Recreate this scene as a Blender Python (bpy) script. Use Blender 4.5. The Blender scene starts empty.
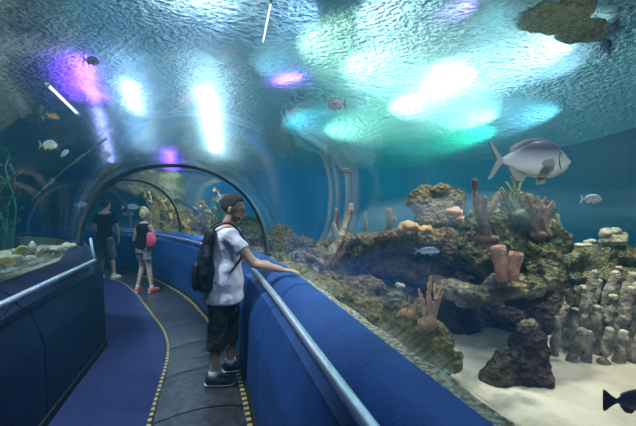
import bpy, bmesh, math, random
from mathutils import Vector, Matrix, noise
random.seed(7)
D = bpy.data; C = bpy.context.scene.collection
F = 340.0; HOR = 205.0; EYE = 1.7
def at(px, py, Y):            # point at real distance Y in front of the camera station
    return Vector(((px-318)/F*Y, Y, EYE-(py-HOR)/F*Y))
R = math.radians
# ------------------------------------------------------------------ materials
def new_mat(name):
    m = D.materials.new(name); m.use_nodes = True
    nt = m.node_tree; nt.nodes.clear()
    o = nt.nodes.new('ShaderNodeOutputMaterial')
    return m, nt, o
def pmat(name, col, rough=.6, metal=0, col2=None, scale=8, bump=0, bscale=30, detail=4, spec=.5, contrast=(.4,.6), sss=0, stretch=(1,1,1), trans=0):
    m, nt, o = new_mat(name); N = nt.nodes; L = nt.links
    b = N.new('ShaderNodeBsdfPrincipled'); L.new(b.outputs[0], o.inputs[0])
    b.inputs['Roughness'].default_value = rough; b.inputs['Metallic'].default_value = metal
    b.inputs['Specular IOR Level'].default_value = spec
    b.inputs['Base Color'].default_value = (*col, 1)
    if sss: b.inputs['Subsurface Weight'].default_value = sss; b.inputs['Subsurface Radius'].default_value=(.02,.01,.006)
    tc = N.new('ShaderNodeTexCoord'); mp = N.new('ShaderNodeMapping'); L.new(tc.outputs['Object'], mp.inputs[0])
    mp.inputs['Scale'].default_value = stretch
    if col2:
        n = N.new('ShaderNodeTexNoise'); n.inputs['Scale'].default_value = scale; n.inputs['Detail'].default_value = detail
        L.new(mp.outputs[0], n.inputs['Vector'])
        r = N.new('ShaderNodeValToRGB'); r.color_ramp.elements[0].position = contrast[0]; r.color_ramp.elements[1].position = contrast[1]
        r.color_ramp.elements[0].color = (*col,1); r.color_ramp.elements[1].color = (*col2,1)
        L.new(n.outputs[0], r.inputs[0]); L.new(r.outputs[0], b.inputs['Base Color'])
    if bump:
        n = N.new('ShaderNodeTexNoise'); n.inputs['Scale'].default_value = bscale; n.inputs['Detail'].default_value = 5
        L.new(mp.outputs[0], n.inputs['Vector'])
        bp = N.new('ShaderNodeBump'); bp.inputs['Strength'].default_value = bump; bp.inputs['Distance'].default_value = .03
        L.new(n.outputs[0], bp.inputs['Height']); L.new(bp.outputs[0], b.inputs['Normal'])
    return m
def rockmat(name, cols, scale=3.5, bump=1.0, rough=.85):
    m, nt, o = new_mat(name); N = nt.nodes; L = nt.links
    b = N.new('ShaderNodeBsdfPrincipled'); L.new(b.outputs[0], o.inputs[0]); b.inputs['Roughness'].default_value = rough
    b.inputs['Specular IOR Level'].default_value=.2
    tc = N.new('ShaderNodeTexCoord')
    n = N.new('ShaderNodeTexNoise'); n.inputs['Scale'].default_value = scale*1.4; n.inputs['Detail'].default_value = 10; n.inputs['Roughness'].default_value=.68
    n.inputs['Distortion'].default_value=.6
    L.new(tc.outputs['Object'], n.inputs['Vector'])
    r = N.new('ShaderNodeValToRGB'); e = r.color_ramp.elements
    while len(e) < len(cols): e.new(.5)
    for i,c in enumerate(cols):
        e[i].position = .32 + .36*i/(len(cols)-1); e[i].color = (*c,1)
    L.new(n.outputs[0], r.inputs[0]); L.new(r.outputs[0], b.inputs['Base Color'])
    v = N.new('ShaderNodeTexVoronoi'); v.inputs['Scale'].default_value = scale*5
    L.new(tc.outputs['Object'], v.inputs['Vector'])
    n2 = N.new('ShaderNodeTexNoise'); n2.inputs['Scale'].default_value = scale*7; n2.inputs['Detail'].default_value = 6
    L.new(tc.outputs['Object'], n2.inputs['Vector'])
    ad = N.new('ShaderNodeMath'); ad.operation='ADD'; L.new(v.outputs['Distance'], ad.inputs[0]); L.new(n2.outputs[0], ad.inputs[1])
    bp = N.new('ShaderNodeBump'); bp.inputs['Strength'].default_value = bump; bp.inputs['Distance'].default_value = .09
    L.new(ad.outputs[0], bp.inputs['Height']); L.new(bp.outputs[0], b.inputs['Normal'])
    return m
def glassmat():
    m, nt, o = new_mat('acrylic'); N = nt.nodes; L = nt.links
    t = N.new('ShaderNodeBsdfTransparent'); t.inputs[0].default_value=(.97,.99,1,1)
    g = N.new('ShaderNodeBsdfGlossy'); g.inputs['Roughness'].default_value=.02; g.inputs[0].default_value=(1,1,1,1)
    lw = N.new('ShaderNodeLayerWeight'); lw.inputs[0].default_value=.5
    pw = N.new('ShaderNodeMath'); pw.operation='POWER'; pw.inputs[1].default_value=3.5; L.new(lw.outputs['Facing'], pw.inputs[0])
    f = N.new('ShaderNodeMath'); f.operation='MULTIPLY_ADD'; f.inputs[1].default_value=.34; f.inputs[2].default_value=.055; L.new(pw.outputs[0], f.inputs[0])
    mx = N.new('ShaderNodeMixShader'); L.new(f.outputs[0], mx.inputs[0]); L.new(t.outputs[0], mx.inputs[1]); L.new(g.outputs[0], mx.inputs[2])
    L.new(mx.outputs[0], o.inputs[0])
    return m
def watermat():
    m, nt, o = new_mat('water_surface'); N = nt.nodes; L = nt.links
    tc = N.new('ShaderNodeTexCoord'); mp = N.new('ShaderNodeMapping'); L.new(tc.outputs['Object'], mp.inputs[0])
    mp.inputs['Rotation'].default_value=(0,0,R(-25)); mp.inputs['Scale'].default_value=(.8,1.5,1)
    n1 = N.new('ShaderNodeTexNoise'); n1.inputs['Scale'].default_value=1.3; n1.inputs['Detail'].default_value=3; n1.inputs['Distortion'].default_value=1.2
    n2 = N.new('ShaderNodeTexNoise'); n2.inputs['Scale'].default_value=12; n2.inputs['Detail'].default_value=2; n2.inputs['Distortion'].default_value=.8
    n3 = N.new('ShaderNodeTexVoronoi'); n3.feature='SMOOTH_F1'; n3.inputs['Scale'].default_value=11
    for n in (n1,n2): L.new(mp.outputs[0], n.inputs['Vector'])
    # warp voronoi a little
    vm = N.new('ShaderNodeVectorMath'); vm.operation='ADD'; L.new(mp.outputs[0], vm.inputs[0]); 
    sc = N.new('ShaderNodeVectorMath'); sc.operation='SCALE'; sc.inputs['Scale'].default_value=.35; L.new(n1.outputs['Color'], sc.inputs[0]); L.new(sc.outputs[0], vm.inputs[1])
    L.new(vm.outputs[0], n3.inputs['Vector'])
    a = N.new('ShaderNodeMath'); a.operation='MULTIPLY_ADD'; a.inputs[1].default_value=1.6; L.new(n1.outputs[0], a.inputs[0]); L.new(n2.outputs[0], a.inputs[2])
    a2 = N.new('ShaderNodeMath'); a2.operation='MULTIPLY_ADD'; a2.inputs[1].default_value=.8; L.new(n3.outputs['Distance'], a2.inputs[0]); L.new(a.outputs[0], a2.inputs[2])
    bp = N.new('ShaderNodeBump'); bp.inputs['Strength'].default_value=1; bp.inputs['Distance'].default_value=1.4
    L.new(a2.outputs[0], bp.inputs['Height'])
    tr = N.new('ShaderNodeBsdfTranslucent'); tr.inputs[0].default_value=(.66,.93,.97,1); L.new(bp.outputs[0], tr.inputs['Normal'])
    gl = N.new('ShaderNodeBsdfGlossy'); gl.inputs['Roughness'].default_value=.12; gl.inputs[0].default_value=(.35,.72,.82,1); L.new(bp.outputs[0], gl.inputs['Normal'])
    tp = N.new('ShaderNodeBsdfTransparent')
    m1 = N.new('ShaderNodeMixShader'); m1.inputs[0].default_value=.35; L.new(tr.outputs[0], m1.inputs[1]); L.new(gl.outputs[0], m1.inputs[2])
    m2 = N.new('ShaderNodeMixShader'); m2.inputs[0].default_value=.12; L.new(m1.outputs[0], m2.inputs[1]); L.new(tp.outputs[0], m2.inputs[2])
    L.new(m2.outputs[0], o.inputs[0])
    return m
def emat(name, col, s):
    m, nt, o = new_mat(name); e = nt.nodes.new('ShaderNodeEmission'); e.inputs[0].default_value=(*col,1); e.inputs[1].default_value=s
    nt.links.new(e.outputs[0], o.inputs[0]); return m
def fishmat(name, back, belly, split=0.0, soft=.02, stripes=None, axis='Z', rough=.35):
    m, nt, o = new_mat(name); N=nt.nodes; L=nt.links
    b=N.new('ShaderNodeBsdfPrincipled'); L.new(b.outputs[0],o.inputs[0]); b.inputs['Roughness'].default_value=rough
    tc=N.new('ShaderNodeTexCoord'); sp=N.new('ShaderNodeSeparateXYZ'); L.new(tc.outputs['Object'],sp.inputs[0])
    mr=N.new('ShaderNodeMapRange'); mr.inputs['From Min'].default_value=split-soft; mr.inputs['From Max'].default_value=split+soft
    L.new(sp.outputs[axis],mr.inputs[0])
    mx=N.new('ShaderNodeMix'); mx.data_type='RGBA'; mx.inputs[6].default_value=(*belly,1); mx.inputs[7].default_value=(*back,1)
    L.new(mr.outputs[0],mx.inputs[0])
    out=mx.outputs[2]
    if stripes:
        w=N.new('ShaderNodeTexWave'); w.inputs['Scale'].default_value=stripes[1]; w.bands_direction='X'; L.new(tc.outputs['Object'],w.inputs[0])
        r=N.new('ShaderNodeValToRGB'); r.color_ramp.elements[0].position=.6; r.color_ramp.elements[1].position=.7; L.new(w.outputs[0],r.inputs[0])
        m2=N.new('ShaderNodeMix'); m2.data_type='RGBA'; L.new(r.outputs[0],m2.inputs[0]); L.new(out,m2.inputs[6]); m2.inputs[7].default_value=(*stripes[0],1); out=m2.outputs[2]
    L.new(out,b.inputs['Base Color'])
    v=N.new('ShaderNodeTexVoronoi'); v.inputs['Scale'].default_value=60; L.new(tc.outputs['Object'],v.inputs[0])
    bp=N.new('ShaderNodeBump'); bp.inputs['Strength'].default_value=.25; bp.inputs['Distance'].default_value=.004; L.new(v.outputs['Distance'],bp.inputs['Height']); L.new(bp.outputs[0],b.inputs['Normal'])
    return m
M = {}
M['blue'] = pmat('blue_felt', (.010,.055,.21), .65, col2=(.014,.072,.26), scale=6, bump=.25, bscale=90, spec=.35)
M['leftblue'] = pmat('shaded_felt', (.003,.013,.05), .65, col2=(.004,.017,.07), scale=6, bump=.25, bscale=90, spec=.3)  # blue felt, colour darkened to hold the shade under the pad
M['carpet'] = pmat('blue_carpet', (.024,.034,.115), .8, col2=(.030,.042,.14), scale=4, bump=.4, bscale=160, spec=.2)
M['belt'] = pmat('dark_belt', (.075,.076,.08), .24, .6, col2=(.12,.12,.125), scale=14, bump=.25, bscale=60, detail=8)
M['black'] = pmat('black_rubber', (.01,.01,.012), .6)
M['yellow'] = pmat('yellow_paint', (.62,.50,.16), .6, col2=(.45,.37,.14), scale=30)
M['steel'] = pmat('brushed_steel', (.80,.81,.85), .38, .85)
M['rib'] = pmat('grey_rib', (.10,.12,.15), .45, .4)
M['gravel'] = pmat('ledge_gravel', (.16,.17,.10), .9, col2=(.50,.48,.36), scale=40, bump=1, bscale=50)
M['sand'] = pmat('coral_sand', (.42,.38,.29), .95, col2=(.55,.50,.40), scale=3, bump=.8, bscale=14, detail=8)
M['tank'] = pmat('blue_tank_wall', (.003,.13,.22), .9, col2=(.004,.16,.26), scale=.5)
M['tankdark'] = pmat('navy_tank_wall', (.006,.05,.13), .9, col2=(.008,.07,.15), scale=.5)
M['concrete'] = pmat('grey_concrete', (.2,.2,.2), .9, col2=(.3,.3,.3), scale=5)
M['glass'] = glassmat(); M['water'] = watermat()
M['rockA'] = rockmat('reef_rock', [(.012,.012,.01),(.07,.055,.025),(.20,.14,.06),(.07,.075,.04),(.34,.25,.13)])
M['rockB'] = rockmat('mossy_rock', [(.010,.014,.01),(.06,.065,.025),(.17,.15,.06),(.07,.09,.045),(.32,.27,.14)])
M['rockC'] = rockmat('pale_rock', [(.03,.035,.025),(.13,.12,.07),(.27,.24,.14),(.42,.38,.26)])
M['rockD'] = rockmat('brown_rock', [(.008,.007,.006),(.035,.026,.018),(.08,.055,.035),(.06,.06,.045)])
M['rockG'] = rockmat('grey_overhang', [(.12,.14,.16),(.25,.28,.30),(.40,.43,.45),(.5,.52,.5)], scale=1.6)
M['olive'] = rockmat('olive_coral', [(.10,.09,.04),(.26,.24,.12),(.45,.42,.26),(.6,.57,.4)], scale=9)
M['pink'] = pmat('pink_sponge', (.42,.20,.13), .85, col2=(.55,.32,.22), scale=14, bump=.8, bscale=50)
M['orange'] = pmat('orange_coral', (.36,.19,.08), .85, col2=(.48,.30,.15), scale=14, bump=.6, bscale=50)
M['brownc'] = pmat('brown_coral', (.10,.055,.035), .85, col2=(.19,.11,.07), scale=14, bump=.6, bscale=50)
M['greenc'] = pmat('green_coral', (.05,.09,.04), .85, col2=(.13,.17,.07), scale=14, bump=.6, bscale=50)
M['lav'] = pmat('lavender_coral', (.14,.12,.09), .85, col2=(.37,.32,.25), scale=9, bump=1, bscale=45)
M['tip'] = pmat('cream_tips', (.55,.52,.38), .85, col2=(.36,.34,.24), scale=25, bump=.6, bscale=60)
M['kelp'] = pmat('golden_kelp', (.34,.24,.03), .7, col2=(.55,.42,.08), scale=8, bump=.5, bscale=30)
M['kelpd'] = pmat('green_kelp', (.03,.11,.06), .7, col2=(.06,.22,.12), scale=8, bump=.5, bscale=30)
M['drift'] = pmat('pale_driftwood', (.25,.30,.30), .8, col2=(.42,.46,.44), scale=9, bump=.7, bscale=40, stretch=(1,1,.3))
M['darkdrift'] = pmat('brown_driftwood', (.14,.13,.10), .8, col2=(.28,.26,.20), scale=9, bump=.7, bscale=40)
M['skin'] = pmat('skin', (.52,.30,.21), .5, col2=(.58,.34,.25), scale=12, sss=.08)
M['skinp'] = pmat('fair_skin', (.60,.38,.29), .5, col2=(.64,.42,.33), scale=12, sss=.08)
M['hairb'] = pmat('brown_hair', (.030,.018,.011), .7, col2=(.055,.033,.02), scale=60, bump=.8, bscale=160, stretch=(1,1,.4))
M['stubble'] = pmat('brown_stubble', (.16,.09,.06), .8, col2=(.10,.06,.04), scale=70)
M['hairk'] = pmat('black_hair', (.012,.01,.009), .6, bump=.8, bscale=160)
M['hairy'] = pmat('blonde_hair', (.50,.38,.18), .55, col2=(.72,.60,.36), scale=50, bump=.8, bscale=120)
M['shirt'] = pmat('white_shirt', (.70,.68,.78), .85, bump=.5, bscale=14)
M['blacktee'] = pmat('black_cotton', (.008,.008,.010), .85, bump=.5, bscale=14, spec=.2)
M['shorts'] = pmat('dark_shorts', (.022,.02,.024), .85, col2=(.035,.03,.035), scale=9, bump=.6, bscale=14)
M['greyshorts'] = pmat('grey_shorts', (.20,.20,.23), .85, col2=(.27,.27,.30), scale=9, bump=.5, bscale=14)
M['plaid'] = pmat('grey_brown_shorts', (.10,.09,.09), .85, col2=(.17,.16,.16), scale=22)
M['pack'] = pmat('black_nylon', (.008,.008,.014), .55, bump=.4, bscale=20)
M['navy'] = pmat('navy_shoe', (.012,.016,.035), .6)
M['sole'] = pmat('white_sole', (.62,.63,.68), .6)
M['sock'] = pmat('pale_sock', (.6,.62,.66), .9)
M['coralshoe'] = pmat('coral_red_shoe', (.80,.16,.10), .5)
M['pinkbag'] = pmat('hot_pink_bag', (.85,.10,.22), .5, bump=.3, bscale=18)
M['lens'] = pmat('dark_lens', (.01,.01,.012), .12)
M['eyew'] = pmat('eye_white', (.7,.7,.7), .2)
M['lips'] = pmat('lips', (.42,.20,.16), .5)
M['white'] = pmat('white_paper', (.75,.76,.78), .7)
M['rope'] = pmat('grey_rope', (.30,.31,.28), .9, bump=.8, bscale=80)
M['glint'] = emat('glint_glow', (.85,.92,1), 2.5)  # glow of the added strips that imitate reflections
# ------------------------------------------------------------------ helpers
def tag(o, label=None, cat=None, group=None, kind=None):
    if label: o['label']=label
    if cat: o['category']=cat
    if group: o['group']=group
    if kind: o['kind']=kind
    return o
def link(name, me, mat, parent=None, smooth=True):
    o = D.objects.new(name, me); C.objects.link(o)
    if parent: o.parent = parent
    for m in (mat if isinstance(mat,(list,tuple)) else [mat]): me.materials.append(m)
    if smooth:
        for p in me.polygons: p.use_smooth=True
    return o
def obj(name, bm, mat, parent=None, smooth=True, origin=None):
    me = D.meshes.new(name)
    bmesh.ops.recalc_face_normals(bm, faces=bm.faces)
    if origin is None and parent is None:
        vs=[v.co for v in bm.verts]; n=len(vs)
        origin=Vector((sum(v.x for v in vs)/n, sum(v.y for v in vs)/n, min(v.z for v in vs)))
    if origin is not None:
        for v in bm.verts: v.co -= origin
    bm.to_mesh(me); bm.free()
    o = link(name, me, mat, parent, smooth)
    if origin is not None: o.location = origin
    return o
def empty(name, loc, label, cat, group=None, rz=0):
    o = D.objects.new(name, None); C.objects.link(o); o.location=loc; o.rotation_euler=(0,0,rz); o.empty_display_size=.1
    return tag(o,label,cat,group)
def ring(bm, c, ax, up, ra, rb, n):
    ax=ax.normalized(); s=ax.cross(up)
    if s.length<1e-4: s=ax.cross(Vector((1,0,0)))
    s.normalize(); u=s.cross(ax).normalized()
    return [bm.verts.new(c+s*ra*math.cos(2*math.pi*i/n)+u*rb*math.sin(2*math.pi*i/n)) for i in range(n)]
def tube(bm, pts, rad, n=10, up=Vector((0,0,1)), cap=True):
    """rad: list of r or (ra,rb)"""
    pts=[Vector(p) for p in pts]; rs=[]
    for i,p in enumerate(pts):
        a = pts[min(i+1,len(pts)-1)]-pts[max(i-1,0)]
        r = rad[i] if isinstance(rad,(list,tuple)) and not (len(rad)==2 and len(pts)!=2 and not isinstance(rad[0],(list,tuple))) else rad
        if not isinstance(r,(list,tuple)): r=(r,r)
        u = up if abs(a.normalized().dot(up))<.97 else Vector((1,0,0))
        rs.append(ring(bm,p,a,u,r[0],r[1],n))
    for a,b in zip(rs,rs[1:]):
        for i in range(n): bm.faces.new((a[i],a[(i+1)%n],b[(i+1)%n],b[i]))
    if cap:
        bm.faces.new(rs[0]); bm.faces.new(rs[-1])
    return rs
def stack(bm, secs, n=20):
    """secs: (cx,cy,z,rx,ry,rotdeg) horizontal ellipses"""
    rs=[]
    for (cx,cy,z,rx,ry,ro) in secs:
        c,s=math.cos(R(ro)),math.sin(R(ro)); r=[]
        for i in range(n):
            a=2*math.pi*i/n; x=rx*math.cos(a); y=ry*math.sin(a)
            r.append(bm.verts.new((cx+x*c-y*s, cy+x*s+y*c, z)))
        rs.append(r)
    for a,b in zip(rs,rs[1:]):
        for i in range(n): bm.faces.new((a[i],a[(i+1)%n],b[(i+1)%n],b[i]))
    bm.faces.new(rs[0]); bm.faces.new(rs[-1])
def ell(bm, c, r, rot=None, sub=3):
    m = Matrix.Translation(Vector(c)) @ (rot.to_4x4() if rot else Matrix.Identity(4)) @ Matrix.Diagonal((*r,1))
    bmesh.ops.create_icosphere(bm, subdivisions=sub, radius=1, matrix=m)
def box(bm, c, s, rz=0, bevel=0):
    m=Matrix.Translation(Vector(c))@Matrix.Rotation(rz,4,'Z')@Matrix.Diagonal((*s,1))
    r=bmesh.ops.create_cube(bm,size=1,matrix=m)
    if bevel:
        es=list({e for v in r['verts'] for e in v.link_edges})
        bmesh.ops.bevel(bm,geom=es,offset=bevel,segments=2,affect='EDGES')
def fuse(bm, voxel, smooth=4, fac=.5):
    """weld overlapping closed shapes into one continuous surface"""
    me=D.meshes.new('tmp'); bmesh.ops.recalc_face_normals(bm, faces=bm.faces); bm.to_mesh(me); bm.free()
    o=D.objects.new('tmp',me); C.objects.link(o)
    r=o.modifiers.new('r','REMESH'); r.mode='VOXEL'; r.voxel_size=voxel
    if smooth:
        s=o.modifiers.new('s','SMOOTH'); s.iterations=smooth; s.factor=fac
    dg=bpy.context.evaluated_depsgraph_get(); me2=D.meshes.new_from_object(o.evaluated_get(dg))
    b=bmesh.new(); b.from_mesh(me2)
    D.objects.remove(o); D.meshes.remove(me); D.meshes.remove(me2)
    return b
def rough_up(bm, amp, sc, seed=0, ridged=True, zsq=1):
    bm.normal_update(); mv=[]
    for v in bm.verts:
        p=v.co*sc+Vector((seed*3.1,seed*1.7,seed*.9))
        d=noise.fractal(p,1.0,2.1,5)
        if ridged: d=.55*d+.45*(1-2*abs(noise.noise(p*1.7)))-.2
        mv.append(v.co+v.normal*d*amp)
    for v,c in zip(bm.verts,mv): v.co=c
def rock(name, blobs, mat, label, cat='rock', vox=.045, amp=.12, sc=2.2, seed=0, group=None):
    """blobs: (centre, radii)"""
    bm=bmesh.new()
    for b in blobs:
        rot=Matrix.Rotation(R(b[2]) if len(b)>2 else 0,3,'Y')
        ell(bm,b[0],b[1],rot,2)
    bm=fuse(bm,vox,2); rough_up(bm,amp,sc,seed); rough_up(bm,amp*.35,sc*3.7,seed+5)
    return tag(obj(name,bm,mat),label,cat,group)
def catmull(pts, n=8):
    pts=[Vector(p) for p in pts]; out=[]
    P=[2*pts[0]-pts[1]]+pts+[2*pts[-1]-pts[-2]]
    for i in range(1,len(P)-2):
        for k in range(n):
            t=k/n
            out.append(.5*((2*P[i])+(-P[i-1]+P[i+1])*t+(2*P[i-1]-5*P[i]+4*P[i+1]-P[i+2])*t*t+(-P[i-1]+3*P[i]-3*P[i+1]+P[i+2])*t**3))
    out.append(pts[-1]); return out
def resample(pts, n):
    L=[0]
    for a,b in zip(pts,pts[1:]): L.append(L[-1]+(b-a).length)
    out=[]; j=0
    for k in range(n):
        t=L[-1]*k/(n-1)
        while j<len(L)-2 and L[j+1]<t: j+=1
        out.append(pts[j].lerp(pts[j+1],(t-L[j])/max(1e-9,L[j+1]-L[j])))
    return out
def normals2(path):   # right-hand normals in plan
    out=[]
    for i in range(len(path)):
        d=path[min(i+1,len(path)-1)]-path[max(i-1,0)]; d=Vector((d.x,d.y,0)).normalized()
        out.append(Vector((d.y,-d.x,0)))
    return out
def sweep(bm, path, prof, side=1, closed=False):
    ns=normals2(path); cols=[]
    for p,nn in zip(path,ns):
        cols.append([bm.verts.new(Vector((p.x,p.y,0))+nn*side*o+Vector((0,0,z))) for o,z in prof])
    for a,b in zip(cols,cols[1:]):
        m=len(prof)
        for i in range(m if closed else m-1):
            bm.faces.new((a[i],a[(i+1)%m],b[(i+1)%m],b[i]))
    if closed:
        bm.faces.new(cols[0]); bm.faces.new(cols[-1])
V3=lambda x,y,z=0: Vector((x,y,z))
# ------------------------------------------------------------------ plan of the tunnel
ER = catmull([V3(*p) for p in [(.83,-1.5),(.35,0),(-.08,1.33),(-.51,2.66),(-.84,3.6),(-1.12,4.2),(-1.72,5.2),(-2.30,6.1),(-2.98,6.95),(-3.95,7.95),(-5.6,9.0),(-8.8,10.0)]],6)
YL = catmull([V3(*p) for p in [(.05,-1.5),(-.42,0),(-.88,1.33),(-1.316,2.66),(-1.68,3.8),(-2.03,4.5),(-2.56,5.25),(-3.0,5.85),(-3.6,6.65),(-4.5,7.6),(-6.0,8.5),(-8.9,9.4)]],6)
EL = catmull([V3(*p) for p in [(-.79,-1.5),(-1.26,0),(-1.68,1.33),(-2.1,2.66),(-2.33,3.4),(-2.50,3.95),(-2.56,4.13),(-2.66,4.28),(-3.15,5.05),(-4.0,6.3),(-4.8,7.2),(-6.2,8.0),(-9.0,8.7)]],6)
GR = catmull([V3(*p) for p in [(1.5,-1.8),(.97,0),(.33,2),(-.32,3.75),(-.70,4.7),(-1.8,6.3),(-3.3,8.2),(-5.3,9.7),(-9,10.9)]],6)
GL = catmull([V3(*p) for p in [(-2.2,-1.8),(-2.5,0),(-2.85,2),(-3.25,3.8),(-3.8,5.4),(-4.6,6.6),(-5.5,7.55),(-7,8.15),(-9.3,8.3)]],6)
GR = resample(GR,97); GL=resample(GL,97)
# ---- floor
bm=bmesh.new()
pl=resample(EL,60); pr=resample(YL,60)
a=[bm.verts.new(p+V3(-.05,0,0)) for p in pl]; b=[bm.verts.new(p+V3(0,0,0)) for p in pr]
for i in range(59): bm.faces.new((a[i],a[i+1],b[i+1],b[i]))
r=bmesh.ops.extrude_face_region(bm,geom=bm.faces[:]); 
for v in [g for g in r['geom'] if isinstance(g,bmesh.types.BMVert)]: v.co.z-=.1
tag(obj('floor',bm,M['carpet'],smooth=False,origin=V3(0,0,0)),kind='structure')
bm=bmesh.new()
a=[bm.verts.new(p+V3(0,0,-.11)) for p in resample(GL,60)]; b=[bm.verts.new(p+V3(0,0,-.11)) for p in resample(GR,60)]
for i in range(59): bm.faces.new((a[i],a[i+1],b[i+1],b[i]))
tag(obj('floor',bm,M['black'],smooth=False,origin=V3(0,0,0)),kind='structure')
# ---- moving walkway: plates with arched seams
belt=empty('moving_walkway',(-.5,2.5,0),'dark metal moving walkway of curved plates edged with yellow dashes','walkway')
binv=V3(.5,-2.5,0)
def width_pt(t,u,bulge=.10):
    k=t*(len(LA)-1); i=min(int(k),len(LA)-2); f=k-i
    l=LA[i].lerp(LA[i+1],f); r_=RA[i].lerp(RA[i+1],f)
    p=l.lerp(r_,u); d=(r_-l).normalized(); fw=V3(-d.y,d.x)
    return p+fw*bulge*(1-(2*u-1)**2)
LA=resample(YL,120); RA=resample(ER,120)
NP=21
for k in range(NP):
    t0=k/NP; t1=(k+1)/NP; bm=bmesh.new(); top=[]
    g=.0006
    rows=5; cols=9
    for r_ in range(rows):
        t=t0+g+(t1-t0-2*g)*r_/(rows-1); z=.012 if 0<r_<rows-1 else .004
        top.append([bm.verts.new(width_pt(t,.03+.94*c/(cols-1))+binv+V3(0,0,z)) for c in range(cols)])
    for x,y in zip(top,top[1:]):
        for c in range(cols-1): bm.faces.new((x[c],x[c+1],y[c+1],y[c]))
    r=bmesh.ops.extrude_face_region(bm,geom=bm.faces[:])
    for v in [g_ for g_ in r['geom'] if isinstance(g_,bmesh.types.BMVert)]: v.co.z-=.03
    obj('plate',bm,M['belt'],belt,smooth=False)
def dash_strip(path, w, name, side, period=.075, duty=.62):
    n=int(sum((b-a).length for a,b in zip(path,path[1:]))/period*2)
    pts=resample(path,n); ns=normals2(pts)
    bm=bmesh.new(); f=[]
    v0=[bm.verts.new(p+nn*(-w/2)*1+binv+V3(0,0,.018)) for p,nn in zip(pts,ns)]
    v1=[bm.verts.new(p+nn*(w/2)+binv+V3(0,0,.018)) for p,nn in zip(pts,ns)]
    for i in range(n-1):
        fc=bm.faces.new((v0[i],v0[i+1],v1[i+1],v1[i])); fc.material_index = i%2
    r=bmesh.ops.extrude_face_region(bm,geom=bm.faces[:])
    for v in [g_ for g_ in r['geom'] if isinstance(g_,bmesh.types.BMVert)]: v.co.z-=.018
    o=obj(name,bm,[M['yellow'],M['black']],belt,smooth=False); o['label']='yellow and black dashed edge strip'
    return o
dash_strip(YL,.028,'edge_strip',1)
dash_strip([p-V3(.03,0,0) for p in ER],.04,'edge_strip',1)
M_dummy=None
# ---- padded barriers
profR=[(0,-.05),(0,.02),(.012,.02),(.03,.60),(.045,.66),(.13,.89),(.19,.92),(.22,.965),(.27,1.03),(.34,1.065),(.45,1.065),(.49,1.03),(.495,.90),(.495,-.05)]
def barrier(name, path, side, mat, cuts):
    bm=bmesh.new(); pts=resample(path,161)
    for a,b in cuts:
        i0=int(a*160); i1=int(b*160)
        seg=[pts[i] for i in range(i0,i1+1)]
        if len(seg)<2: continue
        d0=(seg[1]-seg[0]).normalized()*.006; seg[0]=seg[0]+d0; seg[-1]=seg[-1]-(seg[-1]-seg[-2]).normalized()*.006
        sweep(bm,seg,profR,side,closed=True)
    return tag(obj(name,bm,mat,smooth=False,origin=V3(0,0,0)),kind='structure')
def auto_smooth(o,ang=35):
    for p in o.data.polygons: p.use_smooth=True
    o.data.set_sharp_from_angle(angle=R(ang))
cuts=[(0,.15),(.15,.27),(.27,.36),(.36,.43),(.43,.50),(.50,.57),(.57,.64),(.64,.72),(.72,.86),(.86,1)]
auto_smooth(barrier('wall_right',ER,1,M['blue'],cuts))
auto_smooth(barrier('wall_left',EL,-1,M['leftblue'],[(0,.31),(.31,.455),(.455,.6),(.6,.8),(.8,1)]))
# dark kick strips
for nm,pth,sd in (('trim_1',ER,1),('trim_2',EL,-1)):
    bm=bmesh.new(); sweep(bm,resample(pth,100),[(-.004,-.02),(-.004,.07),(.02,.07),(.02,-.02)],sd,closed=True)
    tag(obj(nm,bm,M['black'],smooth=False,origin=V3(0,0,0)),kind='structure')
# ledges between pad and glass, and skirts outside
for nm,pth,gp,sd in (('trim_3',ER,GR,1),('trim_4',EL,GL,-1)):
    bm=bmesh.new(); p=resample(pth,97); ns=normals2(p)
    inn=[bm.verts.new(q+nn*sd*.44+V3(0,0,.995)) for q,nn in zip(p,ns)]
    # match nearest glass point
    outp=[]
    for q,nn in zip(p,ns):
        c=q+nn*sd*.44; best=min(gp,key=lambda g:(g-c).length)
        dd=(best-c); off=max(.06,dd.dot(nn*sd))
        outp.append(c+nn*sd*(off+.0))
    out=[bm.verts.new(q+V3(0,0,1.0+.008*math.sin(i*2.3))) for i,q in enumerate(outp)]
    low=[bm.verts.new(q+V3(0,0,-.2)) for q in outp]
    lowi=[bm.verts.new(q+nn*sd*.44+V3(0,0,-.2)) for q,nn in zip(p,ns)]
    for i in range(96):
        bm.faces.new((inn[i],inn[i+1],out[i+1],out[i])); bm.faces.new((out[i],out[i+1],low[i+1],low[i])); bm.faces.new((low[i],low[i+1],lowi[i+1],lowi[i]))
        bm.faces.new((lowi[i],lowi[i+1],inn[i+1],inn[i]))
    tag(obj(nm,bm,M['gravel'],smooth=False,origin=V3(0,0,0)),kind='structure')
# ---- acrylic vault
HA=1.26; ZB=1.0; NA=28
def arch_pts(l,r_,grow=0,n=NA):
    m=(l+r_)/2; h=(r_-l)/2; hd=h.normalized()
    out=[]
    for i in range(n+1):
        t=math.pi*i/n; c=-math.cos(t); s=math.sin(t)
        c=math.copysign(abs(c)**.92,c); s=s**.92
        out.append(m+h*c+hd*grow*c+V3(0,0,ZB+(HA+.05+grow)*s))
    return out
bm=bmesh.new(); rows=[]
for l,r_ in zip(GL,GR): rows.append([bm.verts.new(p) for p in arch_pts(l,r_)])
for a,b in zip(rows,rows[1:]):
    for i in range(NA): bm.faces.new((a[i],a[i+1],b[i+1],b[i]))
vault=obj('window_1',bm,M['glass'],origin=V3(0,0,0)); tag(vault,kind='structure')
s=vault.modifiers.new('s','SOLIDIFY'); s.thickness=.05; s.offset=1
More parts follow.
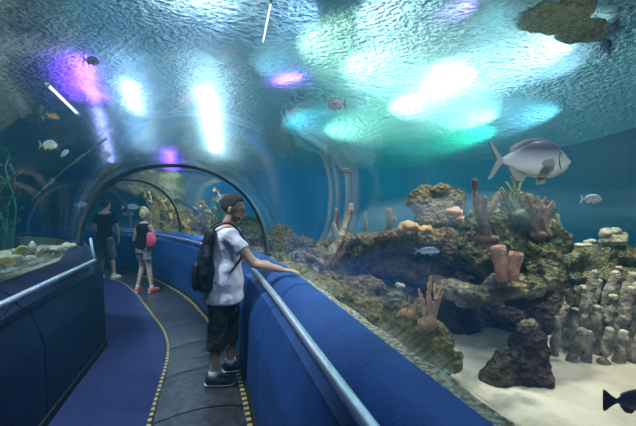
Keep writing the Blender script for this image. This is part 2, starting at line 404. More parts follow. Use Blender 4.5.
# ---- ribs
def rib(l,r_,w,label,name='arch_rib',dep=.05):
    c=(l+r_)/2; t=empty(name,(c.x,c.y,ZB),label,'arch rib','grey ribs round the tunnel'); hd=(r_-l).normalized(); fw=V3(-hd.y,hd.x)
    A=arch_pts(l,r_,-.005,44); B=arch_pts(l,r_,-w,44)
    bm=bmesh.new(); rows=[]
    o=V3(c.x,c.y,ZB)
    for a,b in zip(A,B): rows.append([bm.verts.new(q-o) for q in (a-fw*dep,a+fw*dep,b+fw*dep*.7,b-fw*dep*.7)])
    for a,b in zip(rows,rows[1:]):
        for i in range(4): bm.faces.new((a[i],a[(i+1)%4],b[(i+1)%4],b[i]))
    bm.faces.new(rows[0]); bm.faces.new(rows[-1])
    ob=obj('arch',bm,M['rib'],t); auto_smooth(ob,40)
    for p in (A[0],A[-1]):
        bm=bmesh.new(); box(bm,p-o+V3(0,0,.02),(.13,.13,.05),math.atan2(hd.y,hd.x),.008); obj('foot_plate',bm,M['rib'],t,smooth=False)
    return t
rib(V3(-3.8,5.4),V3(-.68,4.7),.05,'thin grey arch rib spanning the tunnel just behind the man in white')
rib(V3(-5.5,7.55),V3(-3.28,8.2),.06,'second dark arch rib, seen inside the nearer arch beyond the couple')
rib(V3(-7.0,8.15),V3(-5.3,9.7),.06,'farthest arch rib, deep in the tunnel bend behind the man in black')
# ---- handrails
def rail(path, side, off, z, t0, t1, label, posts, endpost=False):
    pts=resample(path,201); ns=normals2(pts); seg=[pts[i]+ns[i]*side*off+V3(0,0,z) for i in range(int(t0*200),int(t1*200)+1)]
    o=seg[0].copy(); o.z=0; t=empty('handrail',o,label,'handrail','steel handrails along the padded walls')
    bm=bmesh.new(); tube(bm,[p-o for p in seg],.025,16); obj('tube',bm,M['steel'],t)
    for k in posts:
        i=int(k*(len(seg)-1)); p=seg[i]; nn=ns[int(t0*200)+i]*side
        bm=bmesh.new(); tube(bm,[p-o,p-o+V3(0,0,-.05),p-o+nn*.05+V3(0,0,-.10)],.009,8); obj('bracket',bm,M['steel'],t)
    return t
rail(ER,1,.155,1.0,.0,.335,'long steel handrail under the resting hand, along the near right padded wall',[.1,.3,.5,.7,.9,.99])
_te=min(range(201),key=lambda i:abs(resample(EL,201)[i].y-4.1))/200
left_rail=rail(EL,-1,.13,1.035,.0,_te,'steel handrail along the dark left wall in the foreground',[.1,.4,.7,.98])
rail(ER,1,.155,1.0,.50,.90,'steel handrail on the far blue wall in front of the couple',[.1,.4,.7,.98])
_e=resample(EL,201)[int(_te*200)]+normals2(resample(EL,201))[int(_te*200)]*-.13+V3(0,0,1.035)-left_rail.location
bm=bmesh.new(); tube(bm,[_e,_e+V3(-.03,.02,.05),_e+V3(-.10,.08,.26)],.016,10); obj('end_bar',bm,M['steel'],left_rail)
# small label on left wall + wall socket
t=empty('wall_label',at(29,320,2.55),'small white tag stuck on the dark left wall below the handrail','label')
wl=t.location.copy()
def wallpoint(path,side,py,px):
    # point on the left wall face near given bearing
    pts=resample(path,400); best=min(pts,key=lambda p:abs((p.x/p.y if p.y>.2 else 99)-(px-318)/F)); return best
q=wallpoint(EL,-1,320,29); dirv=V3(-.31,.95).normalized()
zz=EYE-(320-HOR)/F*q.y; t.location=(q.x-.05,q.y,zz)
bm=bmesh.new(); box(bm,(.02,0,0),(.012,.05,.075),R(18),.002); obj('tag',bm,M['white'],t,smooth=False)
bm=bmesh.new(); box(bm,(.027,0,.02),(.004,.03,.012),R(18)); obj('mark',bm,M['black'],t,smooth=False)
q=wallpoint(EL,-1,288,38); zz=EYE-(288-HOR)/F*q.y
bm=bmesh.new(); box(bm,(q.x-.06,q.y,zz),(.03,.07,.05),R(18),.004)
tag(obj('wall_socket',bm,M['black'],smooth=False),'small dark socket on the left wall just under the handrail','socket')
# ------------------------------------------------------------------ tank shell
WZ=4.0; SA=6.6; SB=.25
def sz(y): return SA-SB*y      # height of the slanting water surface
bm=bmesh.new()
outer=[V3(2.5,-3),V3(7,-2.5),V3(10,.5),V3(11,4.5),V3(10.5,8.5),V3(8,12),V3(4,13.5),V3(0,13.8),V3(-4,14),V3(-8,14),V3(-14,14)]
oc=resample(catmull(outer,8),97)
lo=[bm.verts.new(p+V3(0,0,-.3)) for p in oc]; hi=[bm.verts.new(p+V3(0,0,WZ+3.7)) for p in oc]
for i in range(96): bm.faces.new((lo[i],lo[i+1],hi[i+1],hi[i]))
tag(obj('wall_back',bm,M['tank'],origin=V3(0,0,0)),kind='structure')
outl=resample(catmull([V3(-3,-3),V3(-7,-2),V3(-9.5,1),V3(-10.5,4),V3(-11.5,6.5),V3(-14,8)],8),97)
bm=bmesh.new(); lo=[bm.verts.new(p+V3(0,0,-.3)) for p in outl]; hi=[bm.verts.new(p+V3(0,0,WZ+3.7)) for p in outl]
for i in range(96): bm.faces.new((lo[i],lo[i+1],hi[i+1],hi[i]))
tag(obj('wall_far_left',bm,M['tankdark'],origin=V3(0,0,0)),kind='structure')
# sand
def sandstrip(name,gp,outp,z0,amp,mat):
    bm=bmesh.new(); rows=[]; NS=60
    for g,o in zip(gp,outp):
        row=[]
        for k in range(NS+1):
            u=(k/NS)**1.6; p=g.lerp(o,u); row.append(bm.verts.new(V3(p.x,p.y,z0+amp*noise.fractal(V3(p.x,p.y,0)*.9,1,2,4)+amp*.25*noise.noise(V3(p.x,p.y,0)*6))))
        rows.append(row)
    for a,b in zip(rows,rows[1:]):
        for k in range(NS): bm.faces.new((a[k],a[k+1],b[k+1],b[k]))
    o=obj(name,bm,mat,origin=V3(0,0,0)); tag(o,kind='structure'); return o
sandstrip('floor_sand',GR,oc,.2,.07,M['sand'])
sandstrip('floor_sand',GL,outl,.72,.05,M['sand'])
# water surface
bm=bmesh.new(); bmesh.ops.create_grid(bm,x_segments=60,y_segments=50,size=1,matrix=Matrix.Translation((-1.5,5.5,0))@Matrix.Diagonal((13,9,1,1)))
for v in bm.verts: v.co.z=sz(v.co.y)
tag(obj('water_surface',bm,M['water'],origin=V3(0,0,0)),'rippled water surface overhead, glittering with turquoise and violet light','water')

# building ceiling above the pool
bm=bmesh.new(); box(bm,(-1.5,5.5,8.3),(27,20,.2)); tag(obj('ceiling',bm,M['concrete'],smooth=False),kind='structure')
# ------------------------------------------------------------------ rocks of the reef
def B(px,py,Y,rx,rz,ry=None,rot=0): return (at(px,py,Y),(rx,ry or (rx+rz)/2,rz),rot)
rock('reef_rock',[B(437,212,4.7,.30,.20),B(420,202,4.7,.14,.17),B(455,203,4.7,.15,.19),B(436,190,4.75,.22,.09),B(440,222,4.6,.36,.10)],M['rockA'],'dark domed reef rock with a hollow, highest of the middle reef','rock',.035,.10,2.6,1)
rock('reef_rock',[B(345,243,4.9,.30,.09),B(375,243,4.7,.36,.13,rot=10),B(405,240,4.5,.36,.13,rot=8),B(440,243,4.3,.42,.17,rot=8),B(470,252,4.1,.38,.22),B(490,262,3.9,.35,.2),B(400,262,4.7,.5,.18),B(440,272,4.5,.5,.22)],M['rockA'],'long sloping brown rock ledge below the domed rock','rock',.04,.13,2.4,2)
rock('reef_rock',[B(255,244,6.6,.36,.25),B(278,240,6.4,.33,.3),B(300,248,6.2,.36,.22),B(322,252,5.9,.36,.2),B(270,262,6.2,.6,.3),B(250,232,6.9,.2,.2),B(310,275,5.4,.6,.4),B(340,275,5.2,.5,.4)],M['rockC'],'pale green lumpy rock bank behind the man in white','rock',.05,.16,2.2,3)
rock('reef_rock',[B(492,225,3.6,.24,.22),B(515,215,3.6,.22,.26),B(538,222,3.6,.22,.25),B(550,245,3.6,.18,.24),B(500,255,3.5,.30,.24),B(530,262,3.5,.28,.24),B(480,240,3.7,.2,.2)],M['rockB'],'big mossy green boulder under the large fish, crowned with branching coral','rock',.035,.14,2.4,4)
rock('reef_rock',[B(455,290,3.5,.24,.07),B(485,293,3.2,.26,.07),B(515,287,3.1,.26,.10),B(545,275,3.2,.16,.14),B(470,300,3.3,.12,.06)],M['rockC'],'pale overhanging rock lip above the dark cave','rock',.03,.09,3,5)
rock('reef_rock',[B(398,312,2.9,.12,.16),B(415,322,2.8,.20,.13),B(430,340,2.8,.19,.16),B(405,336,2.8,.12,.12),B(440,360,2.8,.18,.10),B(412,358,2.9,.2,.14)],M['rockB'],'rough boulder behind the glass carrying the orange finger coral','rock',.025,.09,3.2,6)
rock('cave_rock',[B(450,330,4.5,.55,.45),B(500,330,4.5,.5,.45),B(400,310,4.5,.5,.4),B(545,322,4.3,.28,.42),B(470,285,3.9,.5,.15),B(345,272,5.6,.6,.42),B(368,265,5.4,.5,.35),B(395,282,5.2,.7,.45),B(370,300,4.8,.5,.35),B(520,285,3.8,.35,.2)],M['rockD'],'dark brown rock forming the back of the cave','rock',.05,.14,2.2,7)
rock('reef_rock',[B(528,345,3.0,.14,.18),B(515,368,2.9,.19,.14),B(540,376,2.85,.10,.12),B(500,378,2.9,.2,.10),B(538,322,3.1,.10,.12)],M['rockD'],'rusty brown rock pillar rising from the sand at the cave mouth','rock',.025,.10,3.2,8)
rock('reef_rock',[B(585,262,4.4,.30,.10),B(612,255,4.4,.30,.14),B(640,262,4.4,.3,.18),B(610,276,4.3,.5,.12),B(660,285,4.3,.4,.3),B(590,250,4.6,.16,.08)],M['olive'],'knobbly olive coral rock shelf above the pillar coral at the right edge','rock',.03,.11,3.4,9)
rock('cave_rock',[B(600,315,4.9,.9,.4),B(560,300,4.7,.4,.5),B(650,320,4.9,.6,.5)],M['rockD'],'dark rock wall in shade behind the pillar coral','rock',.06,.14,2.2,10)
rock('reef_rock',[B(322,300,3.5,.26,.2),B(345,306,3.4,.24,.24),B(372,318,3.2,.22,.22),B(360,292,3.7,.26,.16),B(330,285,3.9,.3,.16)],M['rockA'],'low shadowy rock pile just over the padded wall beside the hand','rock',.035,.12,2.8,11)
rock('coral_head',[B(612,240,4.3,.15,.07),B(605,234,4.3,.07,.06),B(621,236,4.3,.06,.06),B(615,231,4.3,.05,.04)],M['tip'],'cream knobbed coral head on top of the right shelf','coral',.015,.06,7,12)
rock('plate_coral',[B(583,245,4.2,.14,.02),B(590,241,4.25,.08,.02)],M['tip'],'thin pale plate coral at the left end of the right shelf','coral',.012,.02,7,13)
rock('coral_head',[B(410,226,4.2,.13,.05),B(402,230,4.2,.08,.05),B(425,230,4.15,.09,.05)],M['orange'],'tan crusty coral patch at the foot of the domed rock','coral',.018,.06,6,14)
rock('coral_head',[B(455,212,4.4,.10,.06),B(463,220,4.35,.08,.06)],M['pink'],'reddish coral tuft in the lap of the domed rock','coral',.018,.06,7,15)
rock('anemone',[B(401,286,2.75,.035,.018),B(398,285,2.75,.02,.02)],M['tip'],'small white round anemone above the orange finger coral','anemone',.006,.015,20,16)
rock('coral_head',[B(530,325,2.85,.07,.04),B(522,328,2.85,.05,.04)],M['rockC'],'pale crusted coral lump on the top of the rusty pillar','coral',.012,.05,9,17)
for i,(a_,b_,c_,d_) in enumerate([(352,322,.04,'small cream pebble coral by the glass near the hand'),(345,327,.03,'tiny cream pebble coral nearest the padded wall')]):
    rock('pebble_coral',[B(a_,b_,2.6,c_*1.5,c_),B(a_+3,b_-2,2.6,c_,c_*.8)],M['tip'],d_,'coral',.01,.03,12,20+i)
# rock masses hanging at the water line
def hang(px,py,Y,rx,ry,rz): return (V3((px-318)/F*Y,Y,WZ-.12),(rx,ry,rz))
rock('rock_overhang',[((4.2,6.0,5.02),(.6,.5,.16)),((5.0,6.4,4.95),(.5,.4,.14))],M['olive'],'greenish rock shelf at the water line above the large fish','rock',.05,.12,2,32)
# ------------------------------------------------------------------ corals, sponges, driftwood
def limb(bm,p,d,l,r,depth,rng,spread=.6,tip=.7,n=8,up=.35):
    pts=[Vector(p)]; rad=[r]; dd=Vector(d).normalized()
    for k in range(4):
        dd=(dd+Vector((rng.uniform(-.18,.18),rng.uniform(-.18,.18),rng.uniform(-.05,.12)))).normalized()
        pts.append(pts[-1]+dd*l/4); rad.append(r*(1-(1-tip)*(k+1)/4))
    rad2=rad[:]; pts.append(pts[-1]+dd*rad[-1]*.7); rad2.append(rad[-1]*.45)
    tube(bm,pts,rad2,n)
    if depth>0:
        for k in range(rng.choice((2,3))):
            q=pts[rng.choice((2,3,4))]; nd=(dd+Vector((rng.uniform(-1,1),rng.uniform(-.7,.7),rng.uniform(-.1,.5)))*spread+Vector((0,0,up))).normalized()
            limb(bm,q,nd,l*.75,r*tip*.92,depth-1,rng,spread,tip,n,up)
def branching(name,base,stems,l,r,depth,mat,label,cat='coral',seed=1,spread=.6,fusev=0,group=None):
    rng=random.Random(seed); t=empty(name,base,label,cat,group)
    for s_ in range(stems):
        bm=bmesh.new(); a=rng.uniform(-.45,.45)
        limb(bm,(rng.uniform(-.06,.06)*stems/3,rng.uniform(-.04,.04),-.05),(a,rng.uniform(-.2,.2),1),l*rng.uniform(.8,1.15),r,depth,rng,spread)
        if fusev: bm=fuse(bm,fusev,2)
        obj('branch',bm,mat,t)
    bm=bmesh.new(); ell(bm,(0,0,-.03),(r*1.5+.012*stems,r*1.4,.05)); rough_up(bm,.03,8,seed); obj('base',bm,mat,t)
    return t
branching('antler_coral',at(487,236,3.2),2,.34,.058,1,M['brownc'],'tall dark antler shaped coral at the left of the mossy boulder',seed=3,spread=.5,fusev=.012)
branching('antler_coral',at(540,232,3.25),4,.27,.035,1,M['brownc'],'cluster of dark finger branches directly below the large fish',seed=8,spread=.8,fusev=.01)
branching('antler_coral',at(556,240,3.4),2,.22,.03,1,M['greenc'],'small greenish branching coral on the right shoulder of the mossy boulder',seed=12,spread=.6)
branching('antler_coral',at(519,212,3.35),3,.22,.028,1,M['greenc'],'green twiggy coral between the dark antler and the finger cluster',seed=15,spread=.6)
branching('finger_coral',at(428,318,2.55),4,.19,.022,1,M['orange'],'orange brown finger coral spreading its branches near the glass',seed=5,spread=.75,fusev=.007)
branching('finger_coral',at(407,312,2.7),3,.13,.018,1,M['orange'],'smaller orange finger coral left of the spreading one',seed=6,spread=.7,fusev=.007)
branching('twig_coral',at(365,232,4.9),2,.22,.018,1,M['greenc'],'thin green twig coral standing on the left end of the long ledge',seed=21)
branching('twig_coral',at(345,238,5.1),3,.28,.02,1,M['brownc'],'brown twig coral beside the pale driftwood',seed=22)
# small tubes and barrel sponges with open mouths
def sponge(name,base,tubes,mat,label,group=None,part='cup',cat='sponge'):
    t=empty(name,base,label,cat,group)
    for (x,y,h,r0,r1,lean) in tubes:
        bm=bmesh.new()
        pts=[V3(x,y,-.04),V3(x+lean*.3,y,h*.35),V3(x+lean*.7,y,h*.75),V3(x+lean,y,h),V3(x+lean,y,h-.005),V3(x+lean*.8,y,h*.7)]
        tube(bm,pts,[r0,r0*1.12,r1*1.0,r1*.9,r1*.62,r1*.4],16)
        rough_up(bm,r1*.22,14,int(x*100)); obj(part,bm,mat,t)
    return t
sponge('barrel_sponge',at(506,276,2.85),[(-.03,0,.25,.045,.062,-.04),(.07,.02,.20,.04,.058,.03)],M['pink'],'pair of pinkish barrel sponges leaning on the mossy boulder')
sponge('tube_sponge',at(389,226,4.5),[(0,0,.24,.04,.045,.0),(.03,0,.12,.03,.04,.05)],M['brownc'],'short dark tube sponge standing alone on the long ledge')
sponge('tube_sponge',at(570,300,3.3),[(0,0,.10,.03,.035,-.02),(.06,0,.14,.03,.035,.02)],M['rockC'],'small grey tube sponge pair at the right side of the overhanging lip')
# pillar coral colony
t=empty('pillar_coral',(3.1,3.7,.2),'large colony of grey lavender pillar coral with cream tips on the sand','coral')
rng=random.Random(4)
cols=[(553,352,30),(560,345,52),(567,350,36),(575,340,62),(582,352,40),(590,345,66),(598,352,50),(604,338,64),(612,350,56),(618,345,50),(626,350,58),(634,355,40),(640,345,64),(571,358,24),(586,358,22),(602,360,26),(617,360,24),(630,360,28),(595,335,54),(580,330,44),(609,332,52),(564,330,34),(622,334,44),(636,333,48),(556,336,28),(645,356,34),(655,350,60),(665,355,50)]
for i,(px_,py_,h) in enumerate(cols):
    Y=F*(EYE-.22)/(max(py_,345)-HOR)+ (345-min(py_,345))*.03
    X=(px_-318)/F*Y; hh=h/F*Y*1.05; r=rng.uniform(.036,.055)*(Y/3.5); ln=rng.uniform(.06,.26)
    p0=V3(X,Y,.15)-V3(3.1,3.7,.2)
    bm=bmesh.new(); pts=[p0]; rr=[r*1.15]
    for k in range(1,6): 
        pts.append(p0+V3(ln*hh*k/2.5+rng.uniform(-.006,.006),rng.uniform(-.01,.01),(hh+.08)*k/5)); rr.append(r*rng.uniform(.88,1.08)*(1.0 if k<5 else .8))
    tube(bm,pts,rr,12); q=pts[-1]; ell(bm,q,(r*.8,r*.8,r*.7),None,2); bm=fuse(bm,.013,2); rough_up(bm,.02,11,i)
    col=obj('column',bm,M['lav'],t)
    bm=bmesh.new(); ell(bm,q+V3(0,0,r*.35),(r*.72,r*.72,r*.5),None,2); rough_up(bm,.012,16,i+9); obj('tip',bm,M['tip'],col)
# pale driftwood, seen through the acrylic
def drift(label,pts,rad,mat,name='driftwood',side=None):
    pts=[Vector(p) for p in pts]; cm=catmull(pts,6); rr=[]
    for i in range(len(cm)):
        u=i/(len(cm)-1)*(len(rad)-1); k=min(int(u),len(rad)-2); rr.append(rad[k]+(rad[k+1]-rad[k])*(u-k))
    bm=bmesh.new(); o=pts[-1]; tube(bm,[p-o for p in cm],rr,12)
    for s_ in (side or []):
        tube(bm,[Vector(p)-o for p in s_[0]],s_[1],8)
    bm=fuse(bm,.02,2); rough_up(bm,.05,5,3)
    ob=obj(name,bm,mat,origin=V3(0,0,0)); ob.location=o; return tag(ob,label,'driftwood')
drift('forked brown driftwood leaning on the low rocks beside the hand',[at(352,205,4.3),at(345,225,4.2),at(338,242,4.1),at(322,262,4.0),at(312,280,3.9)],[.02,.035,.05,.05,.06],M['darkdrift'],side=[([at(338,242,4.1),at(334,225,4.1),at(336,206,4.1)],[.04,.03,.018]),([at(322,262,4.0),at(305,254,4.0)],[.04,.02])])
# golden soft corals / kelp seen through the arches
def kelp(base,n,h,r,mat,label,seed,cat='kelp',name='kelp',leaf=True,group=None):
    rng=random.Random(seed); t=empty(name,base,label,cat,group)
    for k in range(n):
        x=rng.uniform(-r,r); y=rng.uniform(-r,r)*.4; hh=h*rng.uniform(.6,1.05); ph=rng.uniform(0,6)
        pts=[V3(x+.06*math.sin(ph+j*1.1)*j/3,y+.04*math.cos(ph+j),hh*j/7) for j in range(8)]
        bm=bmesh.new(); tube(bm,pts,[.028*(1-.09*j) for j in range(8)],7)
        if leaf:
            for j in range(1,8):
                for s_ in (0,1,2):
                    a=rng.uniform(0,6.28); d=V3(math.cos(a),math.sin(a)*.6,rng.uniform(.1,.8)).normalized(); L_=.22*rng.uniform(.6,1.1)
                    p=pts[j]; sd=d.cross(V3(0,0,1)).normalized()*.045
                    q=[bm.verts.new(v) for v in (p,p+d*L_*.5+sd,p+d*L_,p+d*L_*.5-sd)]
                    q2=[bm.verts.new(v+V3(0,.006,.006)) for v in (p,p+d*L_*.5+sd,p+d*L_,p+d*L_*.5-sd)]
                    bm.faces.new(q); bm.faces.new(q2[::-1])
                    for e in range(4): bm.faces.new((q[e],q2[e],q2[(e+1)%4],q[(e+1)%4]))
        obj('frond',bm,mat,t)
    return t
def gp(px,Y,z=.2): return V3((px-318)/F*Y,Y,z)
kelp(gp(176,9.4),7,1.7,.3,M['kelp'],'golden frilled kelp seen through the first arch beside the blonde woman',1)
kelp(gp(196,9.3),7,1.55,.35,M['kelp'],'golden kelp clump left of the head of the man in white',2)
kelp(gp(212,9.0),6,1.9,.3,M['kelp'],'tall yellow kelp just behind the shoulder of the man in white',3)
kelp(gp(160,10.9),7,1.9,.4,M['kelp'],'golden kelp seen between the two nearer arches',4)
kelp(gp(228,8.6),5,1.5,.3,M['kelpd'],'green kelp behind the head of the man in white',5)
rock('reef_rock',[(gp(200,9.9,.7),(1.0,.4,.7)),(gp(225,9.2,.8),(.7,.4,.6)),(gp(180,10.4,1.0),(.6,.4,.7)),(gp(243,8.2,.8),(.5,.4,.6))],M['rockB'],'mossy reef bank carrying the golden kelp','rock',.07,.2,1.8,41)
rock('reef_rock',[(gp(165,12,1.2),(.6,.5,1.0)),(gp(150,12.6,2.5),(1.2,.5,.5)),(gp(170,11.6,2.2),(.5,.4,.7)),(gp(125,13,2.9),(1.2,.5,.35))],M['olive'],'yellowish rock arch in the water beyond the second rib','rock',.08,.22,1.8,42)
kelp(V3(-6.6,7.0,.7),5,2.3,.3,M['kelpd'],'dim green kelp rising in the left tank by the first arch',6)
kelp(V3(-7.6,6.2,.7),5,2.6,.4,M['kelpd'],'tall dim green kelp at the middle of the left tank',7)
kelp(V3(-7.2,4.9,.7),6,2.6,.4,M['kelpd'],'dark green kelp at the left edge of the view',8)
kelp(V3(-8.6,7.6,.7),5,2.9,.4,M['kelpd'],'faint kelp deepest in the left tank',9)
rock('reef_rock',[((-8.2,6.8,.9),(.9,.5,.4)),((-7.2,7.4,.9),(.6,.4,.35)),((-8.0,5.6,.8),(.8,.5,.35)),((-6.8,5.4,.8),(.5,.4,.2))],M['rockB'],'dark rock bank along the back of the left tank','rock',.07,.2,1.8,43)
# pale stones on the left ledge
rng=random.Random(9)
for i in range(26):
    u=i/25; px_=3+u*75; Y=3.9+u*1.35+rng.uniform(-.08,.12); 
    X=(px_-318)/F*Y; s_=rng.uniform(.05,.10)
    bm=bmesh.new(); ell(bm,(0,0,0),(s_*1.2,s_,s_*.7),Matrix.Rotation(rng.uniform(0,3),3,'Z'),2); rough_up(bm,s_*.5,6,i)
    z=.72+.30*1.0
    o=obj('coral_rubble',bm,M['tip'] if i%3 else M['rockC'],origin=V3(0,0,0)); o.location=(X-.12,Y+.1,z+ (.02 if i%2 else -.03))
    tag(o,'pale lump of coral rubble lying behind the glass of the left tank','stone','pale rubble in the left tank')
bm=bmesh.new()
sweep(bm,resample([V3(-4.6,3.2),V3(-4.35,4.2),V3(-4.35,5.0),V3(-4.55,6.0)],20),[(-.9,.6),(-.75,.93),(-.45,1.0),(-.1,1.0),(.15,.97),(.28,.9),(.3,.6)],1,closed=True)
bm=bm; 
tag(obj('gravel_bank',bm,M['gravel'],origin=V3(0,0,0)),'raised gravel bank under the pale rubble in the left tank','gravel',kind='stuff')
# rope
drift('thin grey mooring rope slanting through the left tank',[at(107,138,8.0),at(80,158,7.6),at(55,178,7.2),at(30,202,6.9)],[.022,.022,.022,.022],M['rope'],name='rope')['category']='rope'
# ------------------------------------------------------------------ fish
def fin(bm,pts,th=.004,y0=0):
    a=[bm.verts.new((x,y0-th,z)) for x,z in pts]; b=[bm.verts.new((x,y0+th,z)) for x,z in pts]
    bm.faces.new(a); bm.faces.new(b[::-1]); n=len(pts)
    for i in range(n): bm.faces.new((a[i],b[i],b[(i+1)%n],a[(i+1)%n]))
def fish(name,loc,L_,H_,yaw,label,back,belly,finc,cat='fish',pitch=0,fork=.5,prof=None,stripes=None,group=None,big=False,split=0.,axis='Z',roll=0):
    t=empty(name,loc,label,cat,group); t.rotation_euler=(R(roll),R(-pitch),R(yaw)); h=H_/2
    prof=prof or [(.5,.03,0),(.47,.16,-.02),(.42,.42,-.02),(.34,.72,0),(.22,.94,.02),(.08,1,.03),(-.08,.9,.03),(-.2,.66,.02),(-.3,.38,.01),(-.37,.2,0),(-.41,.15,0)]
    bm=bmesh.new(); rs=[]; n=20
    for (x,s_,zo) in prof:
        rs.append([bm.verts.new((x*L_, .34*h*min(1,s_*1.15)*math.cos(2*math.pi*i/n), zo*L_+h*s_*math.sin(2*math.pi*i/n))) for i in range(n)])
    for a,b in zip(rs,rs[1:]):
        for i in range(n): bm.faces.new((a[i],a[(i+1)%n],b[(i+1)%n],b[i]))
    bm.faces.new(rs[0]); bm.faces.new(rs[-1])
    fm=fishmat(name+'_skin',back,belly,split*H_,.22*H_,stripes,axis)
    fmt=pmat(name+'_fin',finc,.5)
    o=obj('body',bm,fm,t); 
    if big: s=o.modifiers.new('s','SUBSURF'); s.levels=1; s.render_levels=1
    th=.004*L_/.3
    bm=bmesh.new(); fin(bm,[(-.38*L_,.05*h),(-.44*L_,.3*h),(-.54*L_,.85*h),(-.58*L_,.9*h),(-(.58-.16*fork)*L_,0),(-.58*L_,-.9*h),(-.54*L_,-.85*h),(-.44*L_,-.3*h),(-.38*L_,-.05*h)],th); obj('tail',bm,fmt,t,smooth=False)
    bm=bmesh.new(); fin(bm,[(.22*L_,.85*h),(.16*L_,1.05*h),(.05*L_,1.12*h),(-.08*L_,1.05*h),(-.2*L_,.86*h),(-.3*L_,.62*h),(-.3*L_,.3*h),(-.05*L_,.7*h)],th); obj('dorsal_fin',bm,fmt,t,smooth=False)
    bm=bmesh.new(); fin(bm,[(-.08*L_,-.7*h),(-.14*L_,-1.02*h),(-.24*L_,-.95*h),(-.31*L_,-.5*h),(-.3*L_,-.2*h)],th); obj('anal_fin',bm,fmt,t,smooth=False)
    bm=bmesh.new(); fin(bm,[(.18*L_,-.75*h),(.14*L_,-1.12*h),(.04*L_,-1.15*h),(.06*L_,-.75*h)],th); obj('pelvic_fin',bm,fmt,t,smooth=False)
    for s_ in (-1,1):
        bm=bmesh.new(); fin(bm,[(.22*L_,-.12*h),(.16*L_,.08*h),(.02*L_,-.05*h),(-.02*L_,-.3*h),(.08*L_,-.32*h),(.19*L_,-.3*h)],th*.7,0)
        for v in bm.verts: v.co.y+= s_*(.36*h+ (.22*L_-v.co.x)*.35)
        obj('pectoral_fin',bm,fmt,t,smooth=False)
        bm=bmesh.new(); ell(bm,(.39*L_,s_*.165*h,.16*h),(.018*L_,.012*L_,.018*L_),None,2); e=obj('eye',bm,M['eyew'],t)
        bm=bmesh.new(); ell(bm,(.392*L_,s_*(.165*h+.008*L_),.16*h),(.010*L_,.008*L_,.010*L_),None,2); obj('pupil',bm,M['black'],e)
    if big:
        bm=bmesh.new(); tube(bm,[(.492*L_,-.05*h,-.12*h),(.47*L_,-.11*h,-.15*h),(.44*L_,-.2*h,-.17*h)],.003,6); obj('mouth',bm,M['black'],t)
        bm=bmesh.new(); tube(bm,[(.31*L_,-.24*h,.45*h),(.285*L_,-.315*h,.2*h),(.28*L_,-.33*h,-.1*h),(.31*L_,-.27*h,-.4*h)],.003,6); obj('gill_edge',bm,M['lens'],t)
    return t
fish('silver_fish',at(533,161,2.25),.53,.27,4,'large silver fish with dusky back and yellow tinged fins swimming over the reef',(.06,.075,.11),(.68,.72,.74),(.26,.28,.25),big=True,split=.06,fork=.7)
fish('silver_fish',at(592,199,3.2),.20,.085,2,'small silver fish with dark bars, right of the large fish above the olive shelf',(.25,.3,.35),(.7,.72,.75),(.4,.45,.5),stripes=((.10,.12,.16),14))
fish('silver_fish',at(428,251,3.6),.25,.075,-4,'slender bluish fish gliding in front of the long ledge',(.10,.16,.24),(.5,.6,.7),(.3,.4,.5),fork=.8)
fish('white_fish',at(336,104,3.8),.20,.14,175,'pale fish with a dark tail near the glittering surface at the centre',(.55,.6,.65),(.75,.78,.8),(.15,.2,.25),pitch=0)
fish('dark_fish',at(345,171,5.2),.22,.09,10,'little dark fish below the glitter left of the reef',(.03,.04,.05),(.05,.08,.10),(.03,.04,.05))
fish('blue_fish',at(606,46,3.0),.16,.09,100,'blue fish hanging upright near the top right, lower of the two',(.05,.12,.30),(.20,.35,.55),(.10,.2,.4),pitch=60)
fish('blue_fish',at(614,27,3.0),.15,.08,110,'blue fish with a pale fin at the top right, upper of the two',(.06,.14,.32),(.35,.45,.55),(.5,.55,.5),pitch=-60)
fish('surgeonfish',at(640,402,1.75),.30,.12,-6,'black fish with a forked tail cut by the lower right edge above the sand',(.008,.008,.012),(.012,.012,.02),(.008,.008,.012),fork=1.6)
fish('white_fish',at(49,145,6.0),.28,.17,8,'white fish with a yellow tail highest of the left tank trio',(.6,.66,.7),(.75,.8,.8),(.6,.5,.15))
fish('orange_fish',at(53,116,6.4),.22,.11,20,'small orange fish above the white one in the left tank',(.55,.30,.12),(.7,.45,.2),(.6,.35,.1),pitch=-20)
fish('white_fish',at(65,153,6.2),.18,.08,60,'slim pale fish turned end on beside the white one in the left tank',(.4,.55,.6),(.6,.7,.75),(.4,.5,.6),pitch=50)
fish('white_fish',at(106,155,6.6),.20,.13,40,'white fish near the top of the first arch on its left',(.65,.68,.7),(.8,.8,.8),(.6,.6,.6))
fish('silver_fish',at(81,205,6.2),.22,.11,5,'grey fish left of the first arch above the rail post',(.22,.35,.42),(.45,.6,.65),(.3,.4,.45))
fish('orange_fish',at(92,61,5.5),.22,.14,30,'ochre fish against the violet glitter on the left',(.40,.30,.15),(.55,.42,.2),(.3,.2,.1))
fish('yellow_fish',at(21,251,4.3),.17,.13,30,'yellow green fish just above the rubble at the left edge',(.45,.55,.10),(.6,.65,.2),(.45,.5,.1),pitch=10)
fish('white_fish',at(33,247,4.4),.20,.14,150,'white fish with orange fins above the rubble in the left tank',(.75,.72,.66),(.8,.78,.72),(.65,.35,.15),pitch=15)
fish('yellow_fish',at(6,262,4.0),.18,.12,25,'orange yellow fish low at the very left edge',(.6,.5,.12),(.6,.5,.2),(.5,.35,.1))
fish('yellow_fish',at(74,247,4.9),.10,.07,20,'tiny yellow fish at the right end of the rubble',(.6,.6,.2),(.7,.7,.3),(.5,.5,.2))
fish('silver_fish',at(131,207,9.8),.45,.16,12,'pale slender fish in the blue water beyond the couple',(.25,.4,.5),(.6,.7,.75),(.4,.5,.55))
fish('silver_fish',at(128,214,11.2),.4,.14,-5,'distant dark blue fish below the pale one beyond the couple',(.05,.1,.2),(.15,.25,.4),(.1,.15,.3))
